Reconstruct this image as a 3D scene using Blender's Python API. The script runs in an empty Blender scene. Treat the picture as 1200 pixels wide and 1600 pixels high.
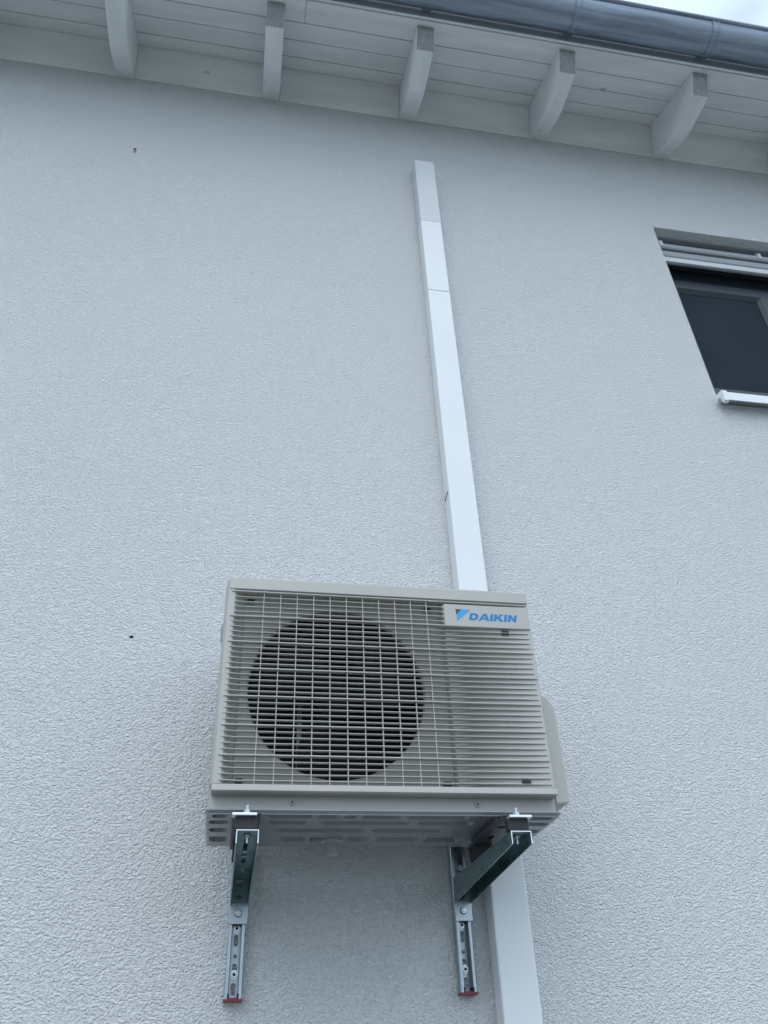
import bpy, bmesh, math, random
from mathutils import Vector, Matrix
from mathutils.geometry import tessellate_polygon
random.seed(7)
S = bpy.context.scene
COL = S.collection
R = math.radians

# ---------------------------------------------------------------- camera
cam_d = bpy.data.cameras.new('camera'); cam = bpy.data.objects.new('camera', cam_d); COL.objects.link(cam)
cam_d.sensor_fit = 'VERTICAL'; cam_d.sensor_height = 36.0; cam_d.lens = 36.0*1251.165/1600.0
cam_d.clip_start = 0.05; cam_d.clip_end = 2000
def cam_axes(yaw, pitch, roll):
    cy, sy, cp, sp = math.cos(yaw), math.sin(yaw), math.cos(pitch), math.sin(pitch)
    f = Vector((sy*cp, cy*cp, sp)); r = Vector((cy, -sy, 0)); u = r.cross(f)
    c, s = math.cos(roll), math.sin(roll)
    return c*r+s*u, -s*r+c*u, f
_r, _u, _f = cam_axes(R(11.404), R(35.095), R(-2.587))
M = Matrix((( _r.x, _u.x, -_f.x, 0.040), (_r.y, _u.y, -_f.y, -2.084), (_r.z, _u.z, -_f.z, -0.381), (0, 0, 0, 1)))
cam.matrix_world = M
S.camera = cam
S.render.resolution_x, S.render.resolution_y = 768, 1024

# ---------------------------------------------------------------- world, sun, exposure
SUN_EL, SUN_ROT = R(52), R(205)
CLOUD_W = 4.9
w = bpy.data.worlds.new('World'); S.world = w; w.use_nodes = True
nt = w.node_tree; N = nt.nodes; LK = nt.links; N.clear()
out = N.new('ShaderNodeOutputWorld'); bg = N.new('ShaderNodeBackground'); LK.new(bg.outputs[0], out.inputs[0])
sky = N.new('ShaderNodeTexSky'); sky.sky_type = 'NISHITA'; sky.sun_disc = False
sky.sun_elevation = SUN_EL; sky.sun_rotation = SUN_ROT; sky.air_density = 1.0; sky.dust_density = 2.0
tc = N.new('ShaderNodeTexCoord'); mp = N.new('ShaderNodeMapping'); mp.inputs['Scale'].default_value = (1, 1, 2.2)
LK.new(tc.outputs['Generated'], mp.inputs['Vector'])
cn = N.new('ShaderNodeTexNoise'); cn.noise_dimensions = '4D'; cn.inputs['W'].default_value = CLOUD_W; cn.inputs['Scale'].default_value = 2.6; cn.inputs['Detail'].default_value = 7; cn.inputs['Roughness'].default_value = 0.55
LK.new(mp.outputs[0], cn.inputs['Vector'])
cr = N.new('ShaderNodeValToRGB'); cr.color_ramp.elements[0].position = 0.30; cr.color_ramp.elements[0].color = (4.3, 5.35, 6.8, 1)
cr.color_ramp.elements[1].position = 0.66; cr.color_ramp.elements[1].color = (9.65, 11.75, 14.0, 1)
LK.new(cn.outputs[0], cr.inputs[0])
mx = N.new('ShaderNodeMix'); mx.data_type = 'RGBA'; mx.inputs[0].default_value = 0.86
LK.new(sky.outputs[0], mx.inputs[6]); LK.new(cr.outputs[0], mx.inputs[7])
sx = N.new('ShaderNodeSeparateXYZ'); LK.new(tc.outputs['Generated'], sx.inputs[0])
gm = N.new('ShaderNodeMapRange'); gm.inputs[1].default_value = 0.0; gm.inputs[2].default_value = 1.0; gm.inputs[3].default_value = 0.85; gm.inputs[4].default_value = 1.05
LK.new(sx.outputs[2], gm.inputs[0])
gs = N.new('ShaderNodeVectorMath'); gs.operation = 'SCALE'; LK.new(mx.outputs[2], gs.inputs[0]); LK.new(gm.outputs[0], gs.inputs['Scale'])
LK.new(gs.outputs[0], bg.inputs[0]); bg.inputs[1].default_value = 0.105
sd = bpy.data.lights.new('sun', 'SUN'); sd.energy = 0.65; sd.angle = R(50); sd.color = (1.0, 0.98, 0.96)
so = bpy.data.objects.new('sun', sd); COL.objects.link(so)
# direction towards the sun: front of the wall, a little to the left
so.rotation_euler = Vector((0.30*math.cos(SUN_EL), 0.95*math.cos(SUN_EL), -math.sin(SUN_EL))).to_track_quat('-Z', 'Y').to_euler()
S.view_settings.view_transform = 'Standard'; S.view_settings.look = 'None'; S.view_settings.exposure = 0.60; S.view_settings.gamma = 1.0

# ---------------------------------------------------------------- materials
def mat(name, col, rough=0.5, metal=0.0, var=0.0, vscale=6.0, vstretch=(1, 1, 1), bump=0.0, bscale=60.0, bdist=0.002, bstretch=(1, 1, 1), spec=0.5, rvar=0.0, detail=5.0):
    m = bpy.data.materials.new(name); m.use_nodes = True
    t = m.node_tree; n = t.nodes; l = t.links; b = n['Principled BSDF']
    b.inputs['Base Color'].default_value = (*col, 1); b.inputs['Roughness'].default_value = rough; b.inputs['Metallic'].default_value = metal
    b.inputs['Specular IOR Level'].default_value = spec
    c = n.new('ShaderNodeTexCoord')
    if var or rvar:
        p = n.new('ShaderNodeMapping'); p.inputs['Scale'].default_value = vstretch; l.new(c.outputs['Object'], p.inputs[0])
        x = n.new('ShaderNodeTexNoise'); x.inputs['Scale'].default_value = vscale; x.inputs['Detail'].default_value = detail; l.new(p.outputs[0], x.inputs['Vector'])
        if var:
            r = n.new('ShaderNodeValToRGB'); r.color_ramp.elements[0].position = 0.3; r.color_ramp.elements[1].position = 0.7
            r.color_ramp.elements[0].color = (*[max(0, v*(1-var)) for v in col], 1); r.color_ramp.elements[1].color = (*[min(1, v*(1+var*0.6)) for v in col], 1)
            l.new(x.outputs[0], r.inputs[0]); l.new(r.outputs[0], b.inputs['Base Color'])
        if rvar:
            q = n.new('ShaderNodeMapRange'); q.inputs[3].default_value = rough-rvar; q.inputs[4].default_value = rough+rvar
            q.inputs[1].default_value = 0.3; q.inputs[2].default_value = 0.7
            l.new(x.outputs[0], q.inputs[0]); l.new(q.outputs[0], b.inputs['Roughness'])
    if bump:
        p2 = n.new('ShaderNodeMapping'); p2.inputs['Scale'].default_value = bstretch; l.new(c.outputs['Object'], p2.inputs[0])
        y = n.new('ShaderNodeTexNoise'); y.inputs['Scale'].default_value = bscale; y.inputs['Detail'].default_value = 3; l.new(p2.outputs[0], y.inputs['Vector'])
        u = n.new('ShaderNodeBump'); u.inputs['Strength'].default_value = bump; u.inputs['Distance'].default_value = bdist
        l.new(y.outputs[0], u.inputs['Height']); l.new(u.outputs[0], b.inputs['Normal'])
    return m

def knots(m, scale, thr, mul):
    t = m.node_tree; n = t.nodes; l = t.links; b = n['Principled BSDF']
    c = n.new('ShaderNodeTexCoord'); p = n.new('ShaderNodeMapping'); p.inputs['Scale'].default_value = (0.7, 1, 1); l.new(c.outputs['Object'], p.inputs[0])
    v = n.new('ShaderNodeTexVoronoi'); v.inputs['Scale'].default_value = scale; l.new(p.outputs[0], v.inputs['Vector'])
    r = n.new('ShaderNodeMapRange'); r.inputs[1].default_value = thr*0.5; r.inputs[2].default_value = thr; r.inputs[3].default_value = mul; r.inputs[4].default_value = 1.0
    l.new(v.outputs['Distance'], r.inputs[0])
    k = b.inputs['Base Color'].links[0].from_socket
    s_ = n.new('ShaderNodeVectorMath'); s_.operation = 'SCALE'; l.new(k, s_.inputs[0]); l.new(r.outputs[0], s_.inputs['Scale']); l.new(s_.outputs[0], b.inputs['Base Color'])
def stucco_mat():
    m = bpy.data.materials.new('white_stucco'); m.use_nodes = True
    t = m.node_tree; n = t.nodes; l = t.links; b = n['Principled BSDF']
    b.inputs['Roughness'].default_value = 0.92; b.inputs['Specular IOR Level'].default_value = 0.2
    c = n.new('ShaderNodeTexCoord')
    big = n.new('ShaderNodeTexNoise'); big.inputs['Scale'].default_value = 0.9; big.inputs['Detail'].default_value = 4
    l.new(c.outputs['Object'], big.inputs['Vector'])
    r = n.new('ShaderNodeValToRGB'); r.color_ramp.elements[0].position = 0.3; r.color_ramp.elements[1].position = 0.7
    r.color_ramp.elements[0].color = (0.835, 0.845, 0.85, 1); r.color_ramp.elements[1].color = (0.855, 0.865, 0.87, 1)
    l.new(big.outputs[0], r.inputs[0]); l.new(r.outputs[0], b.inputs['Base Color'])
    p = n.new('ShaderNodeMapping'); p.inputs['Scale'].default_value = (0.85, 1.0, 1.15); l.new(c.outputs['Object'], p.inputs[0])
    # slight warp, so that the grains drag into short wrinkles
    wn = n.new('ShaderNodeTexNoise'); wn.inputs['Scale'].default_value = 60; wn.inputs['Detail'].default_value = 2; l.new(p.outputs[0], wn.inputs['Vector'])
    wm = n.new('ShaderNodeVectorMath'); wm.operation = 'SCALE'; wm.inputs['Scale'].default_value = 0.004; l.new(wn.outputs['Color'], wm.inputs[0])
    wa = n.new('ShaderNodeVectorMath'); wa.operation = 'ADD'; l.new(p.outputs[0], wa.inputs[0]); l.new(wm.outputs[0], wa.inputs[1])
    a = n.new('ShaderNodeTexNoise'); a.inputs['Scale'].default_value = 205; a.inputs['Detail'].default_value = 2.5; a.inputs['Roughness'].default_value = 0.55; l.new(wa.outputs[0], a.inputs['Vector'])
    u = n.new('ShaderNodeBump'); u.inputs['Strength'].default_value = 1.0; u.inputs['Distance'].default_value = STUCCO_D
    l.new(a.outputs[0], u.inputs['Height']); l.new(u.outputs[0], b.inputs['Normal'])
    return m
STUCCO_D = 0.016
STUCCO = stucco_mat()
PAINT = mat('white_painted_wood', (0.80, 0.81, 0.815), 0.6, var=0.10, vscale=5, vstretch=(0.6, 3, 3), bump=0.25, bscale=40, bstretch=(0.2, 2, 2))
RAFT = mat('white_painted_rafter', (0.83, 0.84, 0.845), 0.6, var=0.10, vscale=7, vstretch=(2, 0.6, 0.6), bump=0.3, bscale=50, bstretch=(2, 0.3, 0.3))
GRAIN = mat('weathered_end_grain', (0.31, 0.32, 0.325), 0.85, var=0.18, vscale=22, vstretch=(3, 1, 1.4), bump=0.6, bscale=60, bstretch=(4, 1, 1))
INFILL = mat('white_painted_infill', (0.76, 0.77, 0.76), 0.65, var=0.12, vscale=4, vstretch=(0.5, 1, 3), bump=0.2, bscale=30, bstretch=(0.3, 2, 2))
knots(PAINT, 5.0, 0.09, 0.6); knots(RAFT, 6.0, 0.06, 0.7); knots(INFILL, 4.0, 0.06, 0.7)
ZINC = mat('zinc_sheet', (0.31, 0.365, 0.44), 0.52, metal=0.40, var=0.36, vscale=9, vstretch=(0.35, 5, 5), rvar=0.10, bump=0.08, bscale=12)
FLASH = mat('grey_flashing', (0.40, 0.42, 0.45), 0.6, metal=0.1, var=0.1, vscale=4)
TILE = mat('dark_roof_tile', (0.06, 0.06, 0.065), 0.8, var=0.2, vscale=9)
DUCTM = mat('white_plastic', (0.76, 0.78, 0.79), 0.38, var=0.02, vscale=3, spec=0.5)
DUCTF = mat('dull_white_plastic', (0.66, 0.68, 0.695), 0.55, var=0.03, vscale=5, spec=0.4)
IVORY = mat('ivory_plastic', (0.440, 0.430, 0.395), 0.42, var=0.03, vscale=5, bump=0.04, bscale=400, bdist=0.0005)
IVORYP = mat('ivory_painted_steel', (0.385, 0.378, 0.35), 0.40, var=0.04, vscale=6)
PAN = mat('shade_grey_steel', (0.29, 0.295, 0.305), 0.22, metal=0.15, var=0.07, vscale=10, bump=0.06, bscale=18)  # grey-lavender of the shaded base pan is put into this colour
FANM = mat('dark_fan_plastic', (0.009, 0.0095, 0.010), 0.75, spec=0.2)
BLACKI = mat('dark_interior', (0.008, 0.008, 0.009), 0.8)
FINS = mat('blackened_coil_fins', (0.018, 0.018, 0.02), 0.7, var=0.3, vscale=60, vstretch=(6, 1, 0.3))
SLOT = mat('dark_slot', (0.015, 0.015, 0.016), 0.7)
BRKT = mat('fan_motor_steel', (0.32, 0.36, 0.42), 0.5, metal=0.3)
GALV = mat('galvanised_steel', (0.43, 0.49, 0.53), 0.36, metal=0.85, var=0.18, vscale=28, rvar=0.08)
GALVD = mat('reflection_dark_steel', (0.22, 0.33, 0.335), 0.30, metal=0.85, var=0.2, vscale=25, rvar=0.08)  # same galvanised steel, the dark ground's reflection put into its colour
EDGE = mat('bright_cut_steel', (0.80, 0.82, 0.83), 0.3, metal=0.55)
BOLT = mat('bright_zinc_bolt', (0.55, 0.58, 0.59), 0.28, metal=0.85, var=0.1, vscale=80)
RAILD = mat('dark_painted_rail', (0.055, 0.058, 0.064), 0.4, var=0.25, vscale=25)
RUBBER = mat('black_rubber', (0.018, 0.019, 0.021), 0.6)
RED = mat('red_plastic', (0.22, 0.018, 0.035), 0.45)
DRAIN = mat('pale_drain_plastic', (0.34, 0.35, 0.36), 0.35)
BLUE = mat('logo_blue', (0.012, 0.18, 0.47), 0.4)
CYAN = mat('logo_cyan', (0.02, 0.33, 0.68), 0.4)
NAVY = mat('logo_navy', (0.035, 0.06, 0.09), 0.4)
FRAMEM = mat('anthracite_frame', (0.030, 0.042, 0.055), 0.5, spec=0.3)
SASHM = mat('grey_sash', (0.046, 0.056, 0.070), 0.45, var=0.05)
BLIND = mat('grey_blind_slat', (0.33, 0.35, 0.37), 0.45, var=0.05)
BLINDE = mat('pale_blind_rail', (0.62, 0.64, 0.66), 0.4)
SCREEN = mat('insect_screen_mesh', (0.024, 0.034, 0.046), 0.8, var=0.2, vscale=2.5, spec=0.15)
GLASS = mat('window_glass', (0.01, 0.013, 0.016), 0.05, spec=0.5)
SILLM = mat('white_aluminium', (0.80, 0.82, 0.84), 0.35, spec=0.5)
DIRT = mat('dark_dirt', (0.03, 0.02, 0.015), 0.9)
RUST = mat('rusty_stain', (0.40, 0.30, 0.25), 0.9)
GROUND = mat('gravel_and_grass', (0.19, 0.20, 0.185), 0.95, var=0.4, vscale=3.0, bump=0.5, bscale=40, bdist=0.02)

# ---------------------------------------------------------------- mesh helpers
class MB:
    def __init__(s): s.v = []; s.f = []; s.mi = []; s.ms = []
    def _m(s, m):
        if m not in s.ms: s.ms.append(m)
        return s.ms.index(m)
    def add(s, vs, fs, m):
        o = len(s.v); k = s._m(m); s.v += [tuple(v) for v in vs]
        for f in fs: s.f.append([i+o for i in f]); s.mi.append(k)
        return s
    def box(s, a, b, m):
        (x0, y0, z0), (x1, y1, z1) = a, b
        vs = [(x, y, z) for x in (x0, x1) for y in (y0, y1) for z in (z0, z1)]
        return s.add(vs, [(0, 1, 3, 2), (4, 6, 7, 5), (0, 4, 5, 1), (2, 3, 7, 6), (0, 2, 6, 4), (1, 5, 7, 3)], m)
    def prism(s, poly, a, b, m, axis='z', cap=None):
        """2-D polygon extruded along an axis; (u,v) are the two other axes in order"""
        P = {'x': lambda u, v, t: (t, u, v), 'y': lambda u, v, t: (u, t, v), 'z': lambda u, v, t: (u, v, t)}[axis]
        n = len(poly)
        vs = [P(u, v, a) for u, v in poly]+[P(u, v, b) for u, v in poly]
        s.add(vs, [(i, (i+1) % n, n+(i+1) % n, n+i) for i in range(n)], m)
        tri = tessellate_polygon([[Vector((u, v, 0)) for u, v in poly]])
        s.add(vs, [t for t in tri]+[tuple(n+i for i in t) for t in tri], cap or m)
        return s
    def plate(s, outer, holes, fr, th, m, side=None):
        """flat sheet with holes: fr(u,v,w) maps to 3-D, sheet between w=0 and w=th"""
        loops = [outer]+list(holes); flat = [p for L in loops for p in L]
        tri = tessellate_polygon([[Vector((u, v, 0)) for u, v in L] for L in loops])
        n = len(flat)
        vs = [fr(u, v, 0) for u, v in flat]+[fr(u, v, th) for u, v in flat]
        s.add(vs, [tuple(t) for t in tri]+[tuple(n+i for i in reversed(t)) for t in tri], m)
        o = 0; fs = []
        for L in loops:
            k = len(L); fs += [(o+i, o+(i+1) % k, n+o+(i+1) % k, n+o+i) for i in range(k)]; o += k
        s.add(vs, fs, side or m)
        return s
    def cyl(s, c, ax, r, h, m, n=24, r2=None, cap=True):
        ax = Vector(ax).normalized(); q = ax.to_track_quat('Z', 'Y'); c = Vector(c); r2 = r if r2 is None else r2
        vs = [c+q @ Vector((r*math.cos(2*math.pi*i/n), r*math.sin(2*math.pi*i/n), 0)) for i in range(n)]
        vs += [c+q @ Vector((r2*math.cos(2*math.pi*i/n), r2*math.sin(2*math.pi*i/n), h)) for i in range(n)]
        fs = [(i, (i+1) % n, n+(i+1) % n, n+i) for i in range(n)]
        if cap: fs += [tuple(range(n))[::-1], tuple(range(n, 2*n))]
        return s.add(vs, fs, m)
    def ring(s, c, ax, ro, ri, h, m, n=24):
        ax = Vector(ax).normalized(); q = ax.to_track_quat('Z', 'Y'); c = Vector(c)
        vs = []
        for (rr, z) in ((ro, 0), (ro, h), (ri, h), (ri, 0)):
            vs += [c+q @ Vector((rr*math.cos(2*math.pi*i/n), rr*math.sin(2*math.pi*i/n), z)) for i in range(n)]
        fs = [(k*n+i, k*n+(i+1) % n, ((k+1) % 4)*n+(i+1) % n, ((k+1) % 4)*n+i) for k in range(4) for i in range(n)]
        return s.add(vs, fs, m)
    def lathe(s, c, ax, prof, m, n=48):
        ax = Vector(ax).normalized(); q = ax.to_track_quat('Z', 'Y'); c = Vector(c); vs = []
        for (rr, z) in prof: vs += [c+q @ Vector((rr*math.cos(2*math.pi*i/n), rr*math.sin(2*math.pi*i/n), z)) for i in range(n)]
        fs = [(k*n+i, k*n+(i+1) % n, (k+1)*n+(i+1) % n, (k+1)*n+i) for k in range(len(prof)-1) for i in range(n)]
        return s.add(vs, fs, m)
    def build(s, name, parent=None, bevel=0.0, seg=2, smooth=False, off=(0, 0, 0), label=None):
        me = bpy.data.meshes.new(name)
        o3 = Vector(off)
        me.from_pydata([tuple(Vector(v)-o3) for v in s.v], [], s.f)
        for m in s.ms: me.materials.append(m)
        me.polygons.foreach_set('material_index', s.mi)
        bm = bmesh.new(); bm.from_mesh(me)
        bmesh.ops.remove_doubles(bm, verts=bm.verts, dist=1e-6)
        bmesh.ops.recalc_face_normals(bm, faces=bm.faces); bm.to_mesh(me); bm.free()
        if smooth:
            me.shade_smooth()
            try: me.set_sharp_from_angle(angle=R(35))
            except Exception: pass
        o = bpy.data.objects.new(name, me); COL.objects.link(o)
        if parent: o.parent = parent
        if bevel:
            b = o.modifiers.new('bevel', 'BEVEL'); b.width = bevel; b.segments = seg; b.limit_method = 'ANGLE'; b.angle_limit = R(40)
        if label: o['label'] = label
        return o

def thing(name, label, cat, loc=(0, 0, 0), group=None):
    o = bpy.data.objects.new(name, None); COL.objects.link(o); o.location = loc; o.empty_display_size = 0.1
    o['label'] = label; o['category'] = cat
    if group: o['group'] = group
    return o
def circ(cx, cy, r, n=20): return [(cx+r*math.cos(2*math.pi*i/n), cy+r*math.sin(2*math.pi*i/n)) for i in range(n)]
def slot(cx, cy, wd, ln, n=8):       # long axis v
    r = wd/2; h = ln/2-r; P = []
    for i in range(n+1): a = math.pi*i/n; P.append((cx+r*math.cos(a), cy+h+r*math.sin(a)))
    for i in range(n+1): a = math.pi+math.pi*i/n; P.append((cx+r*math.cos(a), cy-h+r*math.sin(a)))
    return P
def rrect(x0, y0, x1, y1, r, n=5):
    P = []
    for cx, cy, a0 in ((x1-r, y1-r, 0), (x0+r, y1-r, 90), (x0+r, y0+r, 180), (x1-r, y0+r, 270)):
        for i in range(n+1): a = R(a0+90*i/n); P.append((cx+r*math.cos(a), cy+r*math.sin(a)))
    return P

GZ = -1.90
# ================================================================= ground
g = MB(); g.box((-400, -400, GZ-0.5), (400, 400, GZ), GROUND); go = g.build('ground'); go['kind'] = 'structure'
go['label'] = 'grey green gravelly ground below the white wall'

# ================================================================= house
house = thing('house', 'white stucco house with exposed white rafters and zinc gutter', 'house', (0, 0, GZ))
HP = (0, 0, GZ)
def hb(mb, name, parent=None, **k):
    p = parent or house
    return mb.build(name, p, off=(HP if p is house else (0, 0, 0)), **k)
WX0, WX1, WZ0, WZ1 = 1.845, 2.985, 1.760, 2.910
m = MB(); m.plate([(-7, GZ-0.1), (6, GZ-0.1), (6, 3.60), (-7, 3.60)], [[(WX0, WZ0), (WX1, WZ0), (WX1, WZ1), (WX0, WZ1)]], lambda u, v, t: (u, t, v), 0.36, STUCCO)
hb(m, 'wall', bevel=0.004)
# roof geometry: the boards lie on z = RB + RS*y
RB, RS = 3.758, 0.4806
RN = Vector((0, -RS, 1)).normalized(); rz = lambda y: RB+RS*y
m = MB()
seams = [-0.4755, -0.3505, -0.249, -0.1475, -0.046, 0.055]
for a, b in zip(seams[:-1], seams[1:]):
    gap = 0.0045; off = random.uniform(0, 0.0012); up = RN*0.022
    for (xa, xb) in (((-7, 0.1190), (0.1202, 6)) if a == -0.4755 else ((-7, 6),)):
        y0, y1 = a+gap/2, b-gap/2
        c0 = Vector((0, y0, rz(y0)))+RN*off; c1 = Vector((0, y1, rz(y1)))+RN*off
        vs = [(x, *(q)[1:]) for x in (xa, xb) for q in (c0, c1, c1+up, c0+up)]
        m.add(vs, [(0, 1, 2, 3), (7, 6, 5, 4), (0, 4, 5, 1), (1, 5, 6, 2), (2, 6, 7, 3), (3, 7, 4, 0)], PAINT)
hb(m, 'soffit_boards', bevel=0.0015)
# roof covering above the boards, with a drip flashing at its edge
m = MB(); e = [(-0.472, rz(-0.472)+0.030), (0.9, rz(0.9)+0.030), (0.9, rz(0.9)+0.25), (-0.472, rz(-0.472)+0.20)]
m.prism(e, -7.05, 6.05, TILE, 'x'); hb(m, 'roof')
m = MB(); m.prism([(-0.4735, 3.529), (-0.4735, 3.725), (-0.4770, 3.725), (-0.4770, 3.5290)], -7, 6, FLASH, 'x')
hb(m, 'fascia_flashing')
# infill boards between the rafters, set square to the roof slope
RC = [-1.378, -0.695, -0.011, 0.668, 1.352, 2.033, 2.715, 3.397]; RWD = 0.080
for i, c in enumerate(RC[:-1]):
    x0, x1 = c+RWD/2+0.0015, RC[i+1]-RWD/2-0.0015
    m = MB(); j = random.uniform(-0.002, 0.002)
    m.prism([(-0.004+j, 3.538), (-0.0735+j, rz(-0.0735)-0.002), (-0.0555+j, rz(-0.0555)-0.002), (0.016+j, 3.546)], x0, x1, INFILL, 'x')
    hb(m, 'infill_board', bevel=0.001)
# rafters: tail cut level underneath and square at the tip
prof = [(0.06, 3.563), (0.0, 3.535), (-0.075, 3.494), (-0.135, 3.4595), (-0.165, 3.446), (-0.195, 3.4365), (-0.235, 3.4315), (-0.30, 3.428), (-0.392, 3.425), (-0.445, rz(-0.445)-0.0015), (0.06, rz(0.06)-0.0015)]
for c in RC:
    m = MB(); x0, x1 = c-RWD/2, c+RWD/2; n = len(prof); jz = random.uniform(-0.004, 0.004); jy = random.uniform(-0.006, 0.006)
    pr = [(y+(jy if k in (8, 9) else 0), z+(jz if 3 <= k <= 8 else 0)) for k, (y, z) in enumerate(prof)]
    vs = [(x0, y, z) for y, z in pr]+[(x1, y, z) for y, z in pr]
    sides = [(k, (k+1) % n, n+(k+1) % n, n+k) for k in range(n)]
    m.add(vs, [f for k, f in enumerate(sides) if k != 8], RAFT)
    m.add(vs, [sides[8]], GRAIN)
    m.add(vs, [tuple(range(n)), tuple(range(n, 2*n))[::-1]], RAFT)
    hb(m, 'rafter', bevel=0.003)
# gutter
gy, gz, gr = -0.565, 3.636, 0.080
def arc(r, a0, a1, n): return [(gy+r*math.cos(R(a0+(a1-a0)*i/n)), gz+r*math.sin(R(a0+(a1-a0)*i/n))) for i in range(n+1)]
m = MB(); oa = arc(gr, 180, 375, 40); ia = arc(gr-0.0025, 375, 180, 40)
m.prism(oa+ia, -7, 6, ZINC, 'x')
bead = [(gy-gr-0.004+0.010*math.cos(R(t)), gz+0.002+0.010*math.sin(R(t))) for t in range(0, 360, 24)]
m.prism(bead, -7, 6, ZINC, 'x')
gut = hb(m, 'gutter', smooth=True)
gut_w = lambda mb, nm, **k: mb.build(nm, gut, off=HP, **k)
for c in RC:
    m = MB()
    for dx0, dx1, rr in ((-0.014, 0.014, 0.0022), (-0.017, -0.011, 0.0048), (0.011, 0.017, 0.0048)):
        m.prism(arc(gr+rr, 172, 372, 40)+arc(gr+0.0002, 372, 172, 40), c+dx0, c+dx1, ZINC, 'x')
    gut_w(m, 'gutter_hook', smooth=True)
# wall specks
def blob(c, sx, sz, mt):
    bm_ = MB(); n = 14; vs = [(c[0], -0.0052, c[1])]; 
    for i in range(n):
        a = 2*math.pi*i/n; r = 1+0.3*random.uniform(-1, 1); vs.append((c[0]+sx*r*math.cos(a), -0.0008, c[1]+sz*r*math.sin(a)))
    bm_.add(vs, [(0, i+1, (i+1) % n+1) for i in range(n)], mt); return bm_
b = blob((-0.574, 2.962), 0.008, 0.006, DIRT); hb(b, 'nail_hole', label='dark speck in the plaster high on the wall under the rafters')
b = blob((-0.572, 2.944), 0.006, 0.012, RUST); hb(b, 'rust_stain')
b = blob((-0.264, 0.631), 0.006, 0.0035, DIRT); hb(b, 'nail_hole', label='dark speck in the plaster left of the air conditioner')

# window, part of the house
m = MB()
fy = 0.135
for a, b_ in (((WX0, WZ0), (WX0+0.06, WZ1)), ((WX1-0.06, WZ0), (WX1, WZ1)), ((WX0+0.06, WZ1-0.215), (WX1-0.06, WZ1)), ((WX0+0.06, WZ0), (WX1-0.06, WZ0+0.175))):
    m.box((a[0], fy, a[1]), (b_[0], fy+0.07, b_[1]), FRAMEM)
win = hb(m, 'window')
wb = lambda mb, nm, **k: mb.build(nm, win, off=HP, **k)
# two casements
for (sa, sb) in ((WX0+0.055, 2.452), (2.456, WX1-0.055)):
    m = MB(); z0, z1 = WZ0+0.165, 2.690; t = 0.072
    def ringframe(mb, xa, xb, za, zb, tt, ya, yb, mt):
        # mitred profile: outer face proud, sloping to the glass
        o = [(xa, za), (xb, za), (xb, zb), (xa, zb)]; i_ = [(xa+tt, za+tt), (xb-tt, za+tt), (xb-tt, zb-tt), (xa+tt, zb-tt)]
        k_ = [(xa+tt*0.72, za+tt*0.72), (xb-tt*0.72, za+tt*0.72), (xb-tt*0.72, zb-tt*0.72), (xa+tt*0.72, zb-tt*0.72)]
        vs = [(u, yb, v) for u, v in o]+[(u, ya, v) for u, v in o]+[(u, ya, v) for u, v in k_]+[(u, ya+0.02, v) for u, v in i_]+[(u, yb, v) for u, v in i_]
        fs = [(l*4+q, l*4+(q+1) % 4, (l+1)*4+(q+1) % 4, (l+1)*4+q) for l in range(4) for q in range(4)]
        mb.add(vs, fs, mt)
    ringframe(m, sa, sb, z0, z1, t, fy-0.012, fy+0.05, SASHM)
    wb(m, 'sash', bevel=0.002)
    m = MB(); m.box((sa+t-0.01, fy+0.030, z0+t-0.01), (sb-t+0.01, fy+0.045, z1-t+0.01), GLASS); wb(m, 'pane')
    m = MB(); m.box((sa+t-0.002, fy+0.010, z0+t-0.002), (sb-t+0.002, fy+0.0125, z1-t+0.002), SCREEN); wb(m, 'insect_screen')
# external blind folded up under the lintel
m = MB()
m.box((WX0+0.004, 0.048, WZ1-0.004), (WX1-0.004, 0.130, WZ1-0.001), BLIND)
m.prism([(0.052, 2.866), (0.085, 2.872), (0.098, 2.862), (0.098, 2.838), (0.056, 2.832), (0.050, 2.840)], WX0+0.03, WX1-0.03, BLIND, 'x')
m.prism([(0.050, 2.805), (0.096, 2.812), (0.098, 2.778), (0.058, 2.764), (0.050, 2.772)], WX0+0.02, WX1-0.02, BLIND, 'x')
m.box((WX0+0.02, 0.1, 2.76), (WX1-0.02, 0.118, WZ1-0.01), BLACKI)
wb(m, 'folded_blind', bevel=0.002)
m = MB(); m.prism([(0.048, 2.725), (0.048, 2.757), (0.085, 2.760), (0.085, 2.748), (0.060, 2.725)], WX0+0.018, WX1-0.018, BLINDE, 'x'); wb(m, 'blind_rail', bevel=0.003)
for x in (1.888, 2.412, WX1-0.04):
    m = MB(); m.prism([(0.046, 2.842), (0.046, 2.878), (0.060, 2.896), (0.070, 2.896), (0.070, 2.842)], x, x+0.016, BLINDE, 'x'); wb(m, 'blind_holder', bevel=0.001)
# sill
m = MB()
m.prism([(0.135, 1.800), (-0.046, 1.781), (-0.049, 1.776), (-0.049, 1.737), (-0.0455, 1.737), (-0.0455, 1.776), (0.135, 1.795)], 1.846, 3.0, SILLM, 'x')
sil = wb(m, 'sill', bevel=0.0008)
m = MB(); m.prism([(0.0, 1.752), (0.004, 1.792), (-0.050, 1.785), (-0.055, 1.778), (-0.053, 1.730), (-0.036, 1.726), (-0.030, 1.764), (-0.014, 1.766)], 1.830, 1.850, SILLM, 'x')
wb(m, 'sill_end_cap', bevel=0.0015)

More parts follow.
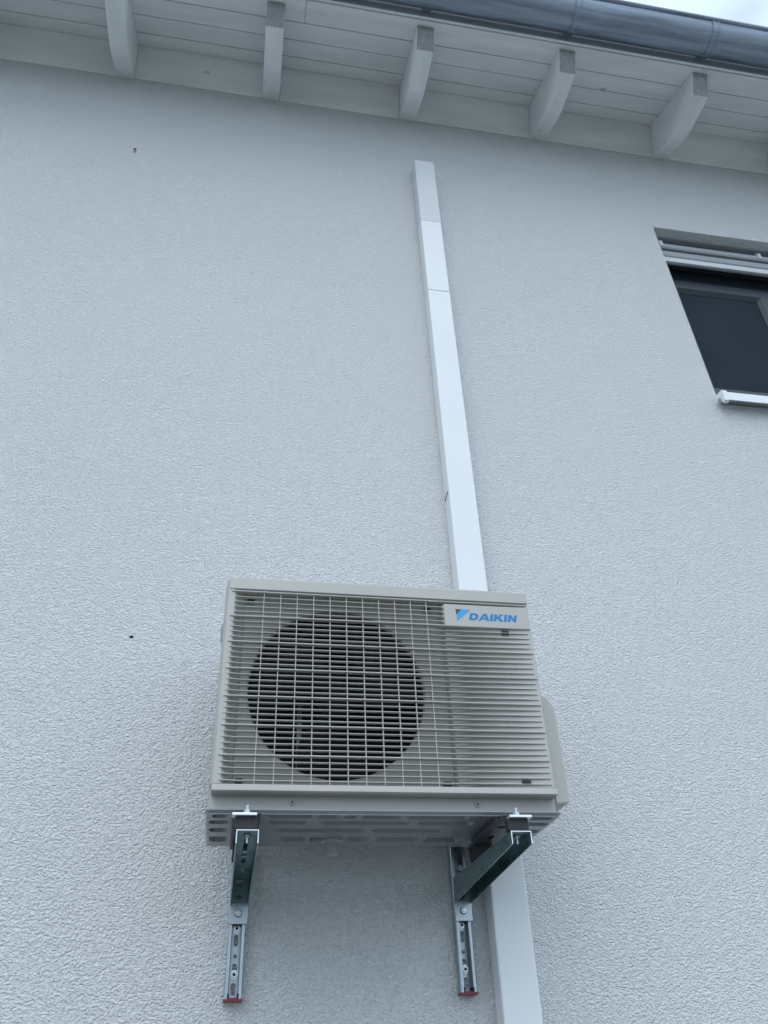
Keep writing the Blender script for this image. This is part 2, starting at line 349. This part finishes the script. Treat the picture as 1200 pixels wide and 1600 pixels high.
# ================================================================= duct
duct = thing('pipe_duct', 'white plastic pipe duct running up the wall from behind the air conditioner', 'duct', (0.7135, 0, GZ))
DP = (0.7135, 0, GZ)
DX0, DX1 = 0.667, 0.760
def cover(z0, z1, mt, y0=-0.060, ins=0.0):
    m = MB(); a, b_ = DX0+ins, DX1-ins
    prof = [(a, -0.008), (a+0.001, y0+0.004), (a+0.0022, y0+0.0012), (a+0.005, y0), (b_-0.005, y0), (b_-0.0022, y0+0.0012), (b_-0.001, y0+0.004), (b_, -0.008)]
    m.prism(prof, z0, z1, mt, 'z'); return m
cover(2.632, 3.090, DUCTF, -0.0612, -0.0006).build('duct_cover', duct, off=DP, bevel=0.001, label='duller greyish top piece of the duct cover')
cover(2.1775, 2.634, DUCTM).build('duct_cover', duct, off=DP, bevel=0.001)
cover(GZ+0.02, 2.1745, DUCTM).build('duct_cover', duct, off=DP, bevel=0.001)
m = MB(); m.box((DX0+0.003, -0.0085, GZ+0.02), (DX1-0.003, 0.003, 3.085), DUCTM); m.box((DX0+0.006, -0.05, 2.15), (DX1-0.006, -0.008, 2.20), SLOT)
m.build('duct_base', duct, off=DP)
m = MB(); m.add([(DX0-0.0012, -0.046, 1.182), (DX0-0.0012, -0.012, 1.168), (DX0-0.0012, -0.012, 1.163), (DX0-0.0012, -0.046, 1.178), (DX0+0.001, -0.046, 1.182), (DX0+0.001, -0.012, 1.168), (DX0+0.001, -0.012, 1.163), (DX0+0.001, -0.046, 1.178)],
      [(0, 1, 2, 3), (4, 7, 6, 5), (0, 4, 5, 1), (1, 5, 6, 2), (2, 6, 7, 3), (3, 7, 4, 0)], SLOT); m.build('clip_gap', duct, off=DP)

# ================================================================= air conditioner
AP = (0.36, -0.26, 0.034)
ac = thing('air_conditioner', 'ivory outdoor air conditioner unit with round fan grille on wall brackets', 'air conditioner', AP)
ab = lambda mb, nm, p=None, **k: mb.build(nm, p or ac, off=AP if (p is None) else AP, **k)
FY = -0.42
# cabinet (hollow)
m = MB()
m.box((-0.0085, -0.380, 0.068), (-0.0064, -0.125, 0.590), IVORYP)
m.box((0.7345, -0.392, 0.068), (0.736, -0.125, 0.585), IVORYP)
m.box((-0.0063, -0.380, 0.5855), (0.736, -0.125, 0.588), IVORYP)
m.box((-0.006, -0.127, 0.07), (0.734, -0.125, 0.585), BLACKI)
m.box((0.5155, -0.372, 0.075), (0.517, -0.128, 0.584), IVORYP)
cab = ab(m, 'cabinet', bevel=0.0006)
m = MB()   # skirt below the front panel
sk = [(-0.0085, -0.30), (-0.0085, -0.380), (-0.0065, -0.3885), (0.0, -0.3908), (0.006, -0.3915), (0.722, -0.3915), (0.729, -0.3906), (0.7345, -0.388), (0.737, -0.380), (0.737, -0.30), (0.735, -0.30), (0.733, -0.384), (0.004, -0.384), (-0.0065, -0.30)]
m.prism(sk, 0.0645, 0.115, IVORYP, 'z'); 
ab(m, 'skirt', smooth=True)
for x, z in ((0.162, 0.0835), (0.556, 0.0835)):
    m = MB(); m.cyl((x, -0.3916, z), (0, -1, 0), 0.0062, 0.0022, IVORYP, 20); m.ring((x, -0.3936, z), (0, -1, 0), 0.0046, 0.0026, 0.0016, PAN, 16); m.cyl((x, -0.3938, z), (0, -1, 0), 0.002, 0.0006, SLOT, 6); ab(m, 'screw')
# side clip
m = MB(); m.prism([(-0.0085, 0.480), (-0.014, 0.486), (-0.0155, 0.516), (-0.0085, 0.530)], -0.31, -0.29, PAN, 'y'); ab(m, 'side_clip', bevel=0.001)
# front panel
m = MB()
m.prism([(-0.395, 0.596), (-0.4175, 0.5945), (-0.421, 0.590), (-0.4215, 0.5625), (-0.412, 0.5605), (-0.37, 0.5605), (-0.37, 0.596)], 0.001, 0.7275, IVORY, 'x')       # top band
m.prism([(-0.37, 0.1125), (-0.413, 0.1125), (-0.4215, 0.1110), (-0.4225, 0.0985), (-0.418, 0.0965), (-0.37, 0.0965)], -0.003, 0.7285, IVORY, 'x')                   # bottom band
m.prism([(-0.0065, -0.37), (-0.0065, -0.408), (-0.001, -0.4195), (0.013, -0.4195), (0.026, -0.404), (0.036, -0.390), (0.040, -0.376), (0.040, -0.370)], 0.1124, 0.5885, IVORY, 'z')
m.prism([(0.512, -0.37), (0.512, -0.394), (0.516, -0.4020), (0.560, -0.4085), (0.620, -0.4130), (0.680, -0.4160), (0.716, -0.4185), (0.724, -0.4195), (0.7285, -0.412), (0.7285, -0.37)], 0.1124, 0.5604, IVORY, 'z')
panel = ab(m, 'front_panel', bevel=0.0008)
# badge plate
m = MB(); m.box((0.512, -0.4222, 0.4905), (0.7255, -0.39, 0.5495), IVORY)
for k in range(4):
    m.cyl((0.512, -0.418, 0.5425-0.01283*(k)), (0, 1, 0), 0.0045, 0.02, IVORY, 14)
badge = ab(m, 'badge_plate', panel, bevel=0.0012)
# logo: emblem and letters, thin raised print
def poly_print(loops, mt, nm):
    mb = MB(); mb.plate(loops[0], loops[1:], lambda u, v, t: (u, -0.4222-t, v), 0.0005, mt); return mb
LX, LZ, LH = 0.5405, 0.5365, 0.0315
em = MB()
em.plate([(LX+0.0165, LZ), (LX+0.0375, LZ), (LX+0.003, LZ-LH), (LX+0.0015, LZ-0.0155)], [], lambda u, v, t: (u, -0.4222-t, v), 0.0005, CYAN)
em.plate([(LX, LZ), (LX+0.0158, LZ), (LX+0.0013, LZ-0.0150)], [], lambda u, v, t: (u, -0.4222-t, v), 0.0005, NAVY)
ab(em, 'emblem', panel)
D_o = [(0, 0), (0.62, 0)]+[(0.62+0.5*math.sin(R(a)), 0.5-0.5*math.cos(R(a))) for a in range(15, 180, 15)]+[(0.62, 1), (0, 1)]
D_i = [(0.36, 0.24), (0.60, 0.24)]+[(0.60+0.15*math.sin(R(a)), 0.5-0.26*math.cos(R(a))) for a in range(30, 180, 30)]+[(0.60, 0.76), (0.36, 0.76)]
A_o = [(-0.08, 0), (0.28, 0), (0.38, 0.19), (0.86, 0.19), (0.92, 0), (1.30, 0), (0.90, 1), (0.42, 1)]
A_i = [(0.47, 0.40), (0.79, 0.40), (0.66, 0.78)]
I_o = [(0, 0), (0.36, 0), (0.36, 1), (0, 1)]
K_o = [(0, 0), (0.36, 0), (0.36, 0.34), (0.46, 0.42), (0.76, 0), (1.22, 0), (0.74, 0.60), (1.16, 1), (0.70, 1), (0.36, 0.62), (0.36, 1), (0, 1)]
N_o = [(0, 0), (0.34, 0), (0.34, 0.58), (0.76, 0), (1.10, 0), (1.10, 1), (0.76, 1), (0.76, 0.44), (0.34, 1), (0, 1)]
cx = 0.0; hs = 0.0188; x0 = 0.5725; z0 = 0.5085; sc = 0.01960
letters = MB()
for L, wd in (((D_o, D_i), 1.12), ((A_o, A_i), 1.24), ((I_o,), 0.36), ((K_o,), 1.16), ((I_o,), 0.36), ((N_o,), 1.10)):
    T = lambda P: [(x0+sc*(cx+u+0.20*v), z0+hs*v) for u, v in P]
    letters.plate(T(L[0]), [T(h) for h in L[1:]], lambda u, v, t: (u, -0.4222-t, v), 0.0005, BLUE)
    cx += wd+0.14
ab(letters, 'lettering', panel)
# grille bars and wires
m = MB(); pitch = 0.01284
for i in range(35):
    z = 0.556-pitch*i; thick = i % 5 == 0
    if thick:
        xe = 0.722; f, bk, h = -0.4216, -0.4095, 0.0014; xs = 0.006
    else:
        xe = 0.7185; f, bk, h = -0.4203, -0.4100, 0.0010; xs = 0.008
    if 1 <= i <= 4: xe = 0.513
    bar = lambda a, b_, f: m.prism([(bk, z-h*1.1), (f, z-h), (f-0.0006, z), (f, z+h), (bk, z+h*1.1)], a, b_, IVORY, 'x')
    if thick or xe < 0.6: bar(xs, xe, f if thick else f+0.0020)
    else: bar(xs, 0.0300, f); bar(0.0300, 0.5130, f+0.0020); bar(0.5130, xe, f)
for k in range(11):
    x = 0.081+0.0388*k
    m.prism([(x-0.0010, -0.411), (x-0.0009, -0.4188), (x, -0.4194), (x+0.0009, -0.4188), (x+0.0010, -0.411)], 0.1122, 0.5607, IVORY, 'z')
grille = ab(m, 'fan_grille')
for (xa, xb, za, zb, yy) in ((0.652, 0.669, 0.4755, 0.4855, -0.4205), (0.654, 0.672, 0.1185, 0.128, -0.4205), (0.486, 0.503, 0.1185, 0.131, -0.3925), (0.043, 0.058, 0.113, 0.131, -0.3925), (0.043, 0.060, 0.541, 0.552, -0.3925), (0.470, 0.487, 0.541, 0.552, -0.3925)):
    m = MB(); m.box((xa, yy, za), (xb, yy+0.006, zb), SLOT); ab(m, 'hook_slot', panel)
# bell mouth
FC = (0.2575, 0.333); FR = 0.200
m = MB(); m.plate([(0.038, 0.100), (0.5125, 0.100), (0.5125, 0.570), (0.038, 0.570)], [circ(FC[0], FC[1], FR+0.008, 72)], lambda u, v, t: (u, -0.386+t, v), 0.002, IVORYP)
m.lathe((FC[0], -0.386, FC[1]), (0, 1, 0), [(FR+0.008, 0), (FR+0.003, 0.0008), (FR+0.0008, 0.003), (FR, 0.008), (FR, 0.014)], IVORYP, 72)
ab(m, 'fan_shroud', smooth=True)
m = MB(); m.lathe((FC[0], -0.372, FC[1]), (0, 1, 0), [(FR, 0), (FR, 0.075), (FR+0.012, 0.10)], BLACKI, 72); ab(m, 'shroud_ring', smooth=True)
# coil and motor support
m = MB(); m.box((-0.004, -0.160, 0.075), (0.512, -0.135, 0.58), FINS); ab(m, 'heat_exchanger')
m = MB(); m.box((0.180, -0.225, 0.080), (0.191, -0.215, 0.58), BRKT); m.box((0.330, -0.225, 0.080), (0.341, -0.215, 0.58), BLACKI); m.cyl((FC[0], -0.262, FC[1]), (0, 1, 0), 0.055, 0.06, BLACKI, 24); ab(m, 'motor_support')
# fan: three wide blades
m = MB(); m.lathe((FC[0], -0.345, FC[1]), (0, 1, 0), [(0.0, -0.004), (0.010, -0.003), (0.035, 0.0), (0.046, 0.010), (0.048, 0.085)], FANM, 32); m.cyl((FC[0], -0.356, FC[1]), (0, 1, 0), 0.007, 0.02, FANM, 6)
fan = ab(m, 'fan', smooth=True)
for b3 in range(3):
    m = MB(); nu, nv = 10, 12; vs = []
    for iv in range(nv+1):
        t = iv/nv; r = 0.044+t*0.150
        span = R(58+34*t-14*t*t); lead = R(120*b3+20+26*t*t)
        for iu in range(nu+1):
            s_ = iu/nu; a = lead+span*(s_-0.5)
            vs.append((FC[0]+r*math.cos(a), -0.315+0.055*(s_-0.5)*(1-0.25*t)-0.012*math.sin(math.pi*s_), FC[1]+r*math.sin(a)))
    nn = len(vs); vs += [(x, y+0.003, z) for x, y, z in vs]
    q = lambda i, j: j*(nu+1)+i
    fs = []
    for j in range(nv):
        for i in range(nu): fs += [(q(i, j), q(i+1, j), q(i+1, j+1), q(i, j+1)), (nn+q(i, j+1), nn+q(i+1, j+1), nn+q(i+1, j), nn+q(i, j))]
    for j in range(nv): fs += [(q(0, j), q(0, j+1), nn+q(0, j+1), nn+q(0, j)), (q(nu, j+1), q(nu, j), nn+q(nu, j), nn+q(nu, j+1))]
    for i in range(nu): fs += [(q(i, 0), nn+q(i, 0), nn+q(i+1, 0), q(i+1, 0)), (q(i+1, nv), nn+q(i+1, nv), nn+q(i, nv), q(i, nv))]
    m.add(vs, fs, FANM); ab(m, 'blade', fan, smooth=True)
# base pan with ribs pressed into its underside
m = MB(); PZ = 0.0585
out_ = rrect(-0.0085, -0.3975, 0.7345, -0.124, 0.010); out_t = rrect(-0.0125, -0.4035, 0.7385, -0.120, 0.012)
rows = ((-0.3935, -0.366, ((0.002, 0.034), (0.108, 0.205), (0.213, 0.262), (0.270, 0.298), (0.306, 0.395), (0.403, 0.540), (0.655, 0.725))),
        (-0.348, -0.318, ((-0.004, 0.036), (0.110, 0.196), (0.226, 0.420), (0.436, 0.560), (0.650, 0.730))),
        (-0.286, -0.252, ((-0.004, 0.034), (0.135, 0.330), (0.345, 0.515), (0.650, 0.730))),
        (-0.214, -0.166, ((-0.004, 0.036), (0.150, 0.208), (0.218, 0.243), (0.300, 0.352), (0.370, 0.470), (0.484, 0.570), (0.650, 0.728))))
PADS = [(xa, y0, xb, y1) for y0, y1, sp in rows for xa, xb in sp]
RPAD = [rrect(*q, min(0.5*(q[3]-q[1]), 0.011)*0.98) for q in PADS]
m.plate(out_, RPAD, lambda u, v, t: (u, v, PZ+t), 0.0012, PAN)
for q, a in zip(PADS, RPAD):
    ch = 0.0035; cx_ = min(0.013, 0.25*(q[2]-q[0])); c = rrect(q[0]+cx_, q[1]+ch, q[2]-cx_, q[3]-ch, 0.003); n = len(a)
    vs = [(u, v, PZ) for u, v in a]+[(u, v, PZ+0.0115) for u, v in c]
    m.add(vs, [(i, (i+1) % n, n+(i+1) % n, n+i) for i in range(n)]+[tuple(range(n, 2*n))], PAN)
rim = out_+[out_[0]]; n = len(out_)
vs = [(u, v, PZ+0.0012) for u, v in out_]+[(u, v, 0.0650) for u, v in out_t]+[(u, v, 0.0672) for u, v in out_t]
m.add(vs, [(k*n+i, k*n+(i+1) % n, (k+1)*n+(i+1) % n, (k+1)*n+i) for k in (0, 1) for i in range(n)]+[tuple(range(2*n, 3*n))], PAN)
ab(m, 'base_pan')
# drain socket
m = MB(); m.lathe((0.268, -0.185, 0.060), (0, 0, -1), [(0.026, 0), (0.026, 0.006), (0.018, 0.009), (0.016, 0.028), (0.013, 0.034), (0.0, 0.034)], DRAIN, 28); ab(m, 'drain_socket', smooth=True)
# valve cover on the right flank
m = MB()
vc = [(0.7365, 0.100), (0.787, 0.104), (0.7925, 0.111), (0.7925, 0.322), (0.788, 0.341), (0.776, 0.358), (0.762, 0.366), (0.7365, 0.372)]
m.prism(vc, -0.330, -0.135, IVORY, 'y')
ab(m, 'valve_cover', bevel=0.006, seg=3)

# ================================================================= wall brackets
def bracket(bx, label):
    root = thing('wall_bracket', label, 'bracket', (bx, 0, -0.236), 'steel wall brackets carrying the air conditioner')
    OP = (bx, 0, -0.236)
    mk = lambda mb, nm, p=None, **k: mb.build(nm, p or root, off=OP, **k)
    # rail: lipped channel, slotted back
    m = MB(); zt, zb = 0.092, -0.234; hw = 0.0195
    holes = []
    z = -0.055
    for kind, zc in (('s', -0.214), ('c', -0.150), ('s', -0.176), ('s', -0.118), ('s', -0.070), ('c', -0.040), ('s', 0.000), ('s', 0.062)):
        holes.append(slot(0, zc, 0.0105, 0.024) if kind == 's' else circ(0, zc, 0.0042, 14))
    m.plate([(-hw, zb), (hw, zb), (hw, zt), (-hw, zt)], holes, lambda u, v, t: (bx+u, -0.0045+t, v), 0.002, GALV)
    for s_ in (-1, 1):
        pr = [(bx+s_*hw, -0.0045), (bx+s_*hw, -0.0275), (bx+s_*(hw-0.002), -0.0300), (bx+s_*0.0112, -0.0300), (bx+s_*0.0100, -0.0280), (bx+s_*0.0100, -0.0225), (bx+s_*0.0118, -0.0225), (bx+s_*0.0118, -0.0265), (bx+s_*0.0175, -0.0265), (bx+s_*0.0175, -0.0045)]
        m.prism(pr, zb, zt, GALV, 'z')
    rail = mk(m, 'rail', smooth=True)
    m = MB(); m.prism([(bx-0.021, -0.0315), (bx+0.021, -0.0315), (bx+0.021, -0.001), (bx-0.021, -0.001)], -0.2385, -0.2335, RED, 'z')
    for s_ in (-1, 1): m.box((bx+s_*0.0105-0.0022, -0.0312, -0.236), (bx+s_*0.0105+0.0022, -0.012, -0.2235), RUBBER)
    m.box((bx-0.008, -0.030, -0.236), (bx+0.008, -0.012, -0.2315), RED)
    mk(m, 'end_cap', rail, bevel=0.001)
    for zc in (-0.094, -0.186):
        m = MB(); m.cyl((bx, -0.0046, zc), (0, -1, 0), 0.0098, 0.0025, BOLT, 24); m.cyl((bx, -0.0068, zc), (0, -1, 0), 0.0070, 0.0045, BOLT, 24, 0.0064); m.ring((bx, -0.0112, zc), (0, -1, 0), 0.0064, 0.0036, 0.0012, BOLT, 20); m.cyl((bx, -0.0112, zc), (0, -1, 0), 0.0036, 0.0003, SLOT, 6)
        mk(m, 'anchor_screw', rail, smooth=True)
    # tapered arm: channel open downwards, deep at the wall, its web on top
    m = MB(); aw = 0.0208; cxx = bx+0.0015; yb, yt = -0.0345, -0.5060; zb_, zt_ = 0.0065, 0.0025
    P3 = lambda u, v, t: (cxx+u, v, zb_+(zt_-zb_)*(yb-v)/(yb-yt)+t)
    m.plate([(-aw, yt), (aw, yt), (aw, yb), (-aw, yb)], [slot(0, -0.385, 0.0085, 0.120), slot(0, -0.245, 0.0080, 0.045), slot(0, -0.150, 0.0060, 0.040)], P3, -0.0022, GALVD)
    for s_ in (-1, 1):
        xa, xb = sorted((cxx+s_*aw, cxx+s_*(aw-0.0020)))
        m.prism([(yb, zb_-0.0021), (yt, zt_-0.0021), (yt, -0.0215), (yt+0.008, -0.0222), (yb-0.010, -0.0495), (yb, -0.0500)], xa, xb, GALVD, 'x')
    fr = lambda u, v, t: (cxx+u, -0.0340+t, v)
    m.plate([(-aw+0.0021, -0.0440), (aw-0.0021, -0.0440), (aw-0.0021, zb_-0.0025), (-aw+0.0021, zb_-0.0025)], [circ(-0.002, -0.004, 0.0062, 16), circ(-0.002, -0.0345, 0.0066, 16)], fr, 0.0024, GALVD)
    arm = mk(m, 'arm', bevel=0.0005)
    m = MB()   # bright sawn end
    th = 0.0016
    for (u0, u1, t0, t1) in ((-aw, aw, -th, 0.0), (-aw, -aw+th, -0.0240, -th-0.0001), (aw-th, aw, -0.0240, -th-0.0001)):
        m.box((cxx+u0, yt-0.0009, zt_+t0), (cxx+u1, yt-0.0001, zt_+t1), EDGE)
    mk(m, 'sawn_end', arm)
    m = MB(); m.box((cxx-aw, -0.0346, -0.0885), (cxx+aw, -0.0310, -0.0442), GALV); mk(m, 'foot_plate', arm, bevel=0.0010)
    m = MB(); m.cyl((cxx-0.001, -0.0348, -0.0665), (0, -1, 0), 0.0088, 0.0014, PAN, 24); m.cyl((cxx-0.001, -0.0361, -0.0665), (0, -1, 0), 0.0074, 0.0056, BOLT, 6); m.cyl((cxx-0.001, -0.0416, -0.0665), (0, -1, 0), 0.0033, 0.0030, BOLT, 12)
    mk(m, 'hex_bolt', arm, bevel=0.0006)
    m = MB(); m.cyl((cxx-0.001, -0.0310, 0.0290), (0, -1, 0), 0.0080, 0.0050, GALVD, 6); m.cyl((cxx-0.001, -0.0360, 0.0290), (0, -1, 0), 0.0035, 0.0030, GALVD, 12)
    mk(m, 'rail_bolt', rail, bevel=0.0006)
    # dark support rail on two rubber blocks; the base pan rests on its lips
    rx = bx-0.0020; rw = 0.0270; fr = lambda u, v, t: (rx+u, v, 0.0335+t)
    m = MB(); m.plate([(-rw, -0.4960), (rw, -0.4960), (rw, -0.2050), (-rw, -0.2050)], [circ(0.0005, -0.405, 0.0110), slot(0.0005, -0.320, 0.009, 0.03)], fr, 0.0022, RAILD)
    for s_ in (-1, 1):
        xa, xb = sorted((rx+s_*0.012, rx+s_*0.0098)); m.prism([(-0.4300, 0.0358), (-0.2050, 0.0358), (-0.2050, 0.0580), (-0.4020, 0.0580)], xa, xb, RAILD, 'x')
    mk(m, 'support_rail', bevel=0.0006)
    for (a, b_, zlo) in ((-0.5070, -0.4850, 0.0036), (-0.2600, -0.2090, 0.0060)):
        m = MB(); m.prism(rrect(rx-0.0212, a, rx+0.0212, b_, 0.003), zlo, 0.0330 if a > -0.4 else 0.0258, RUBBER, 'z'); mk(m, 'rubber_block', bevel=0.001)
    # plate washer, nut and threaded stud on the tip
    ux = bx-0.0060 if bx < 0.3 else bx+0.0022; sx_ = bx-0.0012 if bx < 0.3 else bx-0.0035
    m = MB(); m.box((ux-0.0230, -0.5160, 0.0260), (ux+0.0230, -0.4965, 0.0308), EDGE); mk(m, 'plate_washer', bevel=0.0008)
    m = MB(); m.cyl((sx_, -0.5060, 0.0309), (0, 0, 1), 0.0070, 0.0060, BOLT, 6); m.cyl((sx_, -0.5060, 0.0309), (0, 0, 1), 0.0031, 0.0150, BOLT, 14)
    for k in range(8): m.ring((sx_, -0.5060, 0.0372+k*0.0010), (0, 0, 1), 0.0035, 0.0028, 0.0005, BOLT, 12)
    mk(m, 'stud_bolt')
    m = MB(); m.cyl((cxx, -0.478, -0.0002), (0, 0, -1), 0.0070, 0.0045, BOLT, 6); m.cyl((cxx, -0.478, -0.0046), (0, 0, -1), 0.0030, 0.0110, BOLT, 12); mk(m, 'stud_nut', arm, bevel=0.0004)
    m = MB(); m.cyl((cxx, -0.300, 0.0012), (0, 0, -1), 0.0058, 0.0022, BOLT, 6); mk(m, 'slot_nut', arm)
    m = MB(); m.box((cxx-0.009, -0.0372, -0.0016), (cxx+0.007, -0.0345, 0.0020), BOLT); mk(m, 'weld_tab', arm)
    return root
bracket(0.0710, 'galvanised steel wall bracket holding the fan end of the air conditioner')
bracket(0.6025, 'galvanised steel wall bracket beside the white duct under the air conditioner')
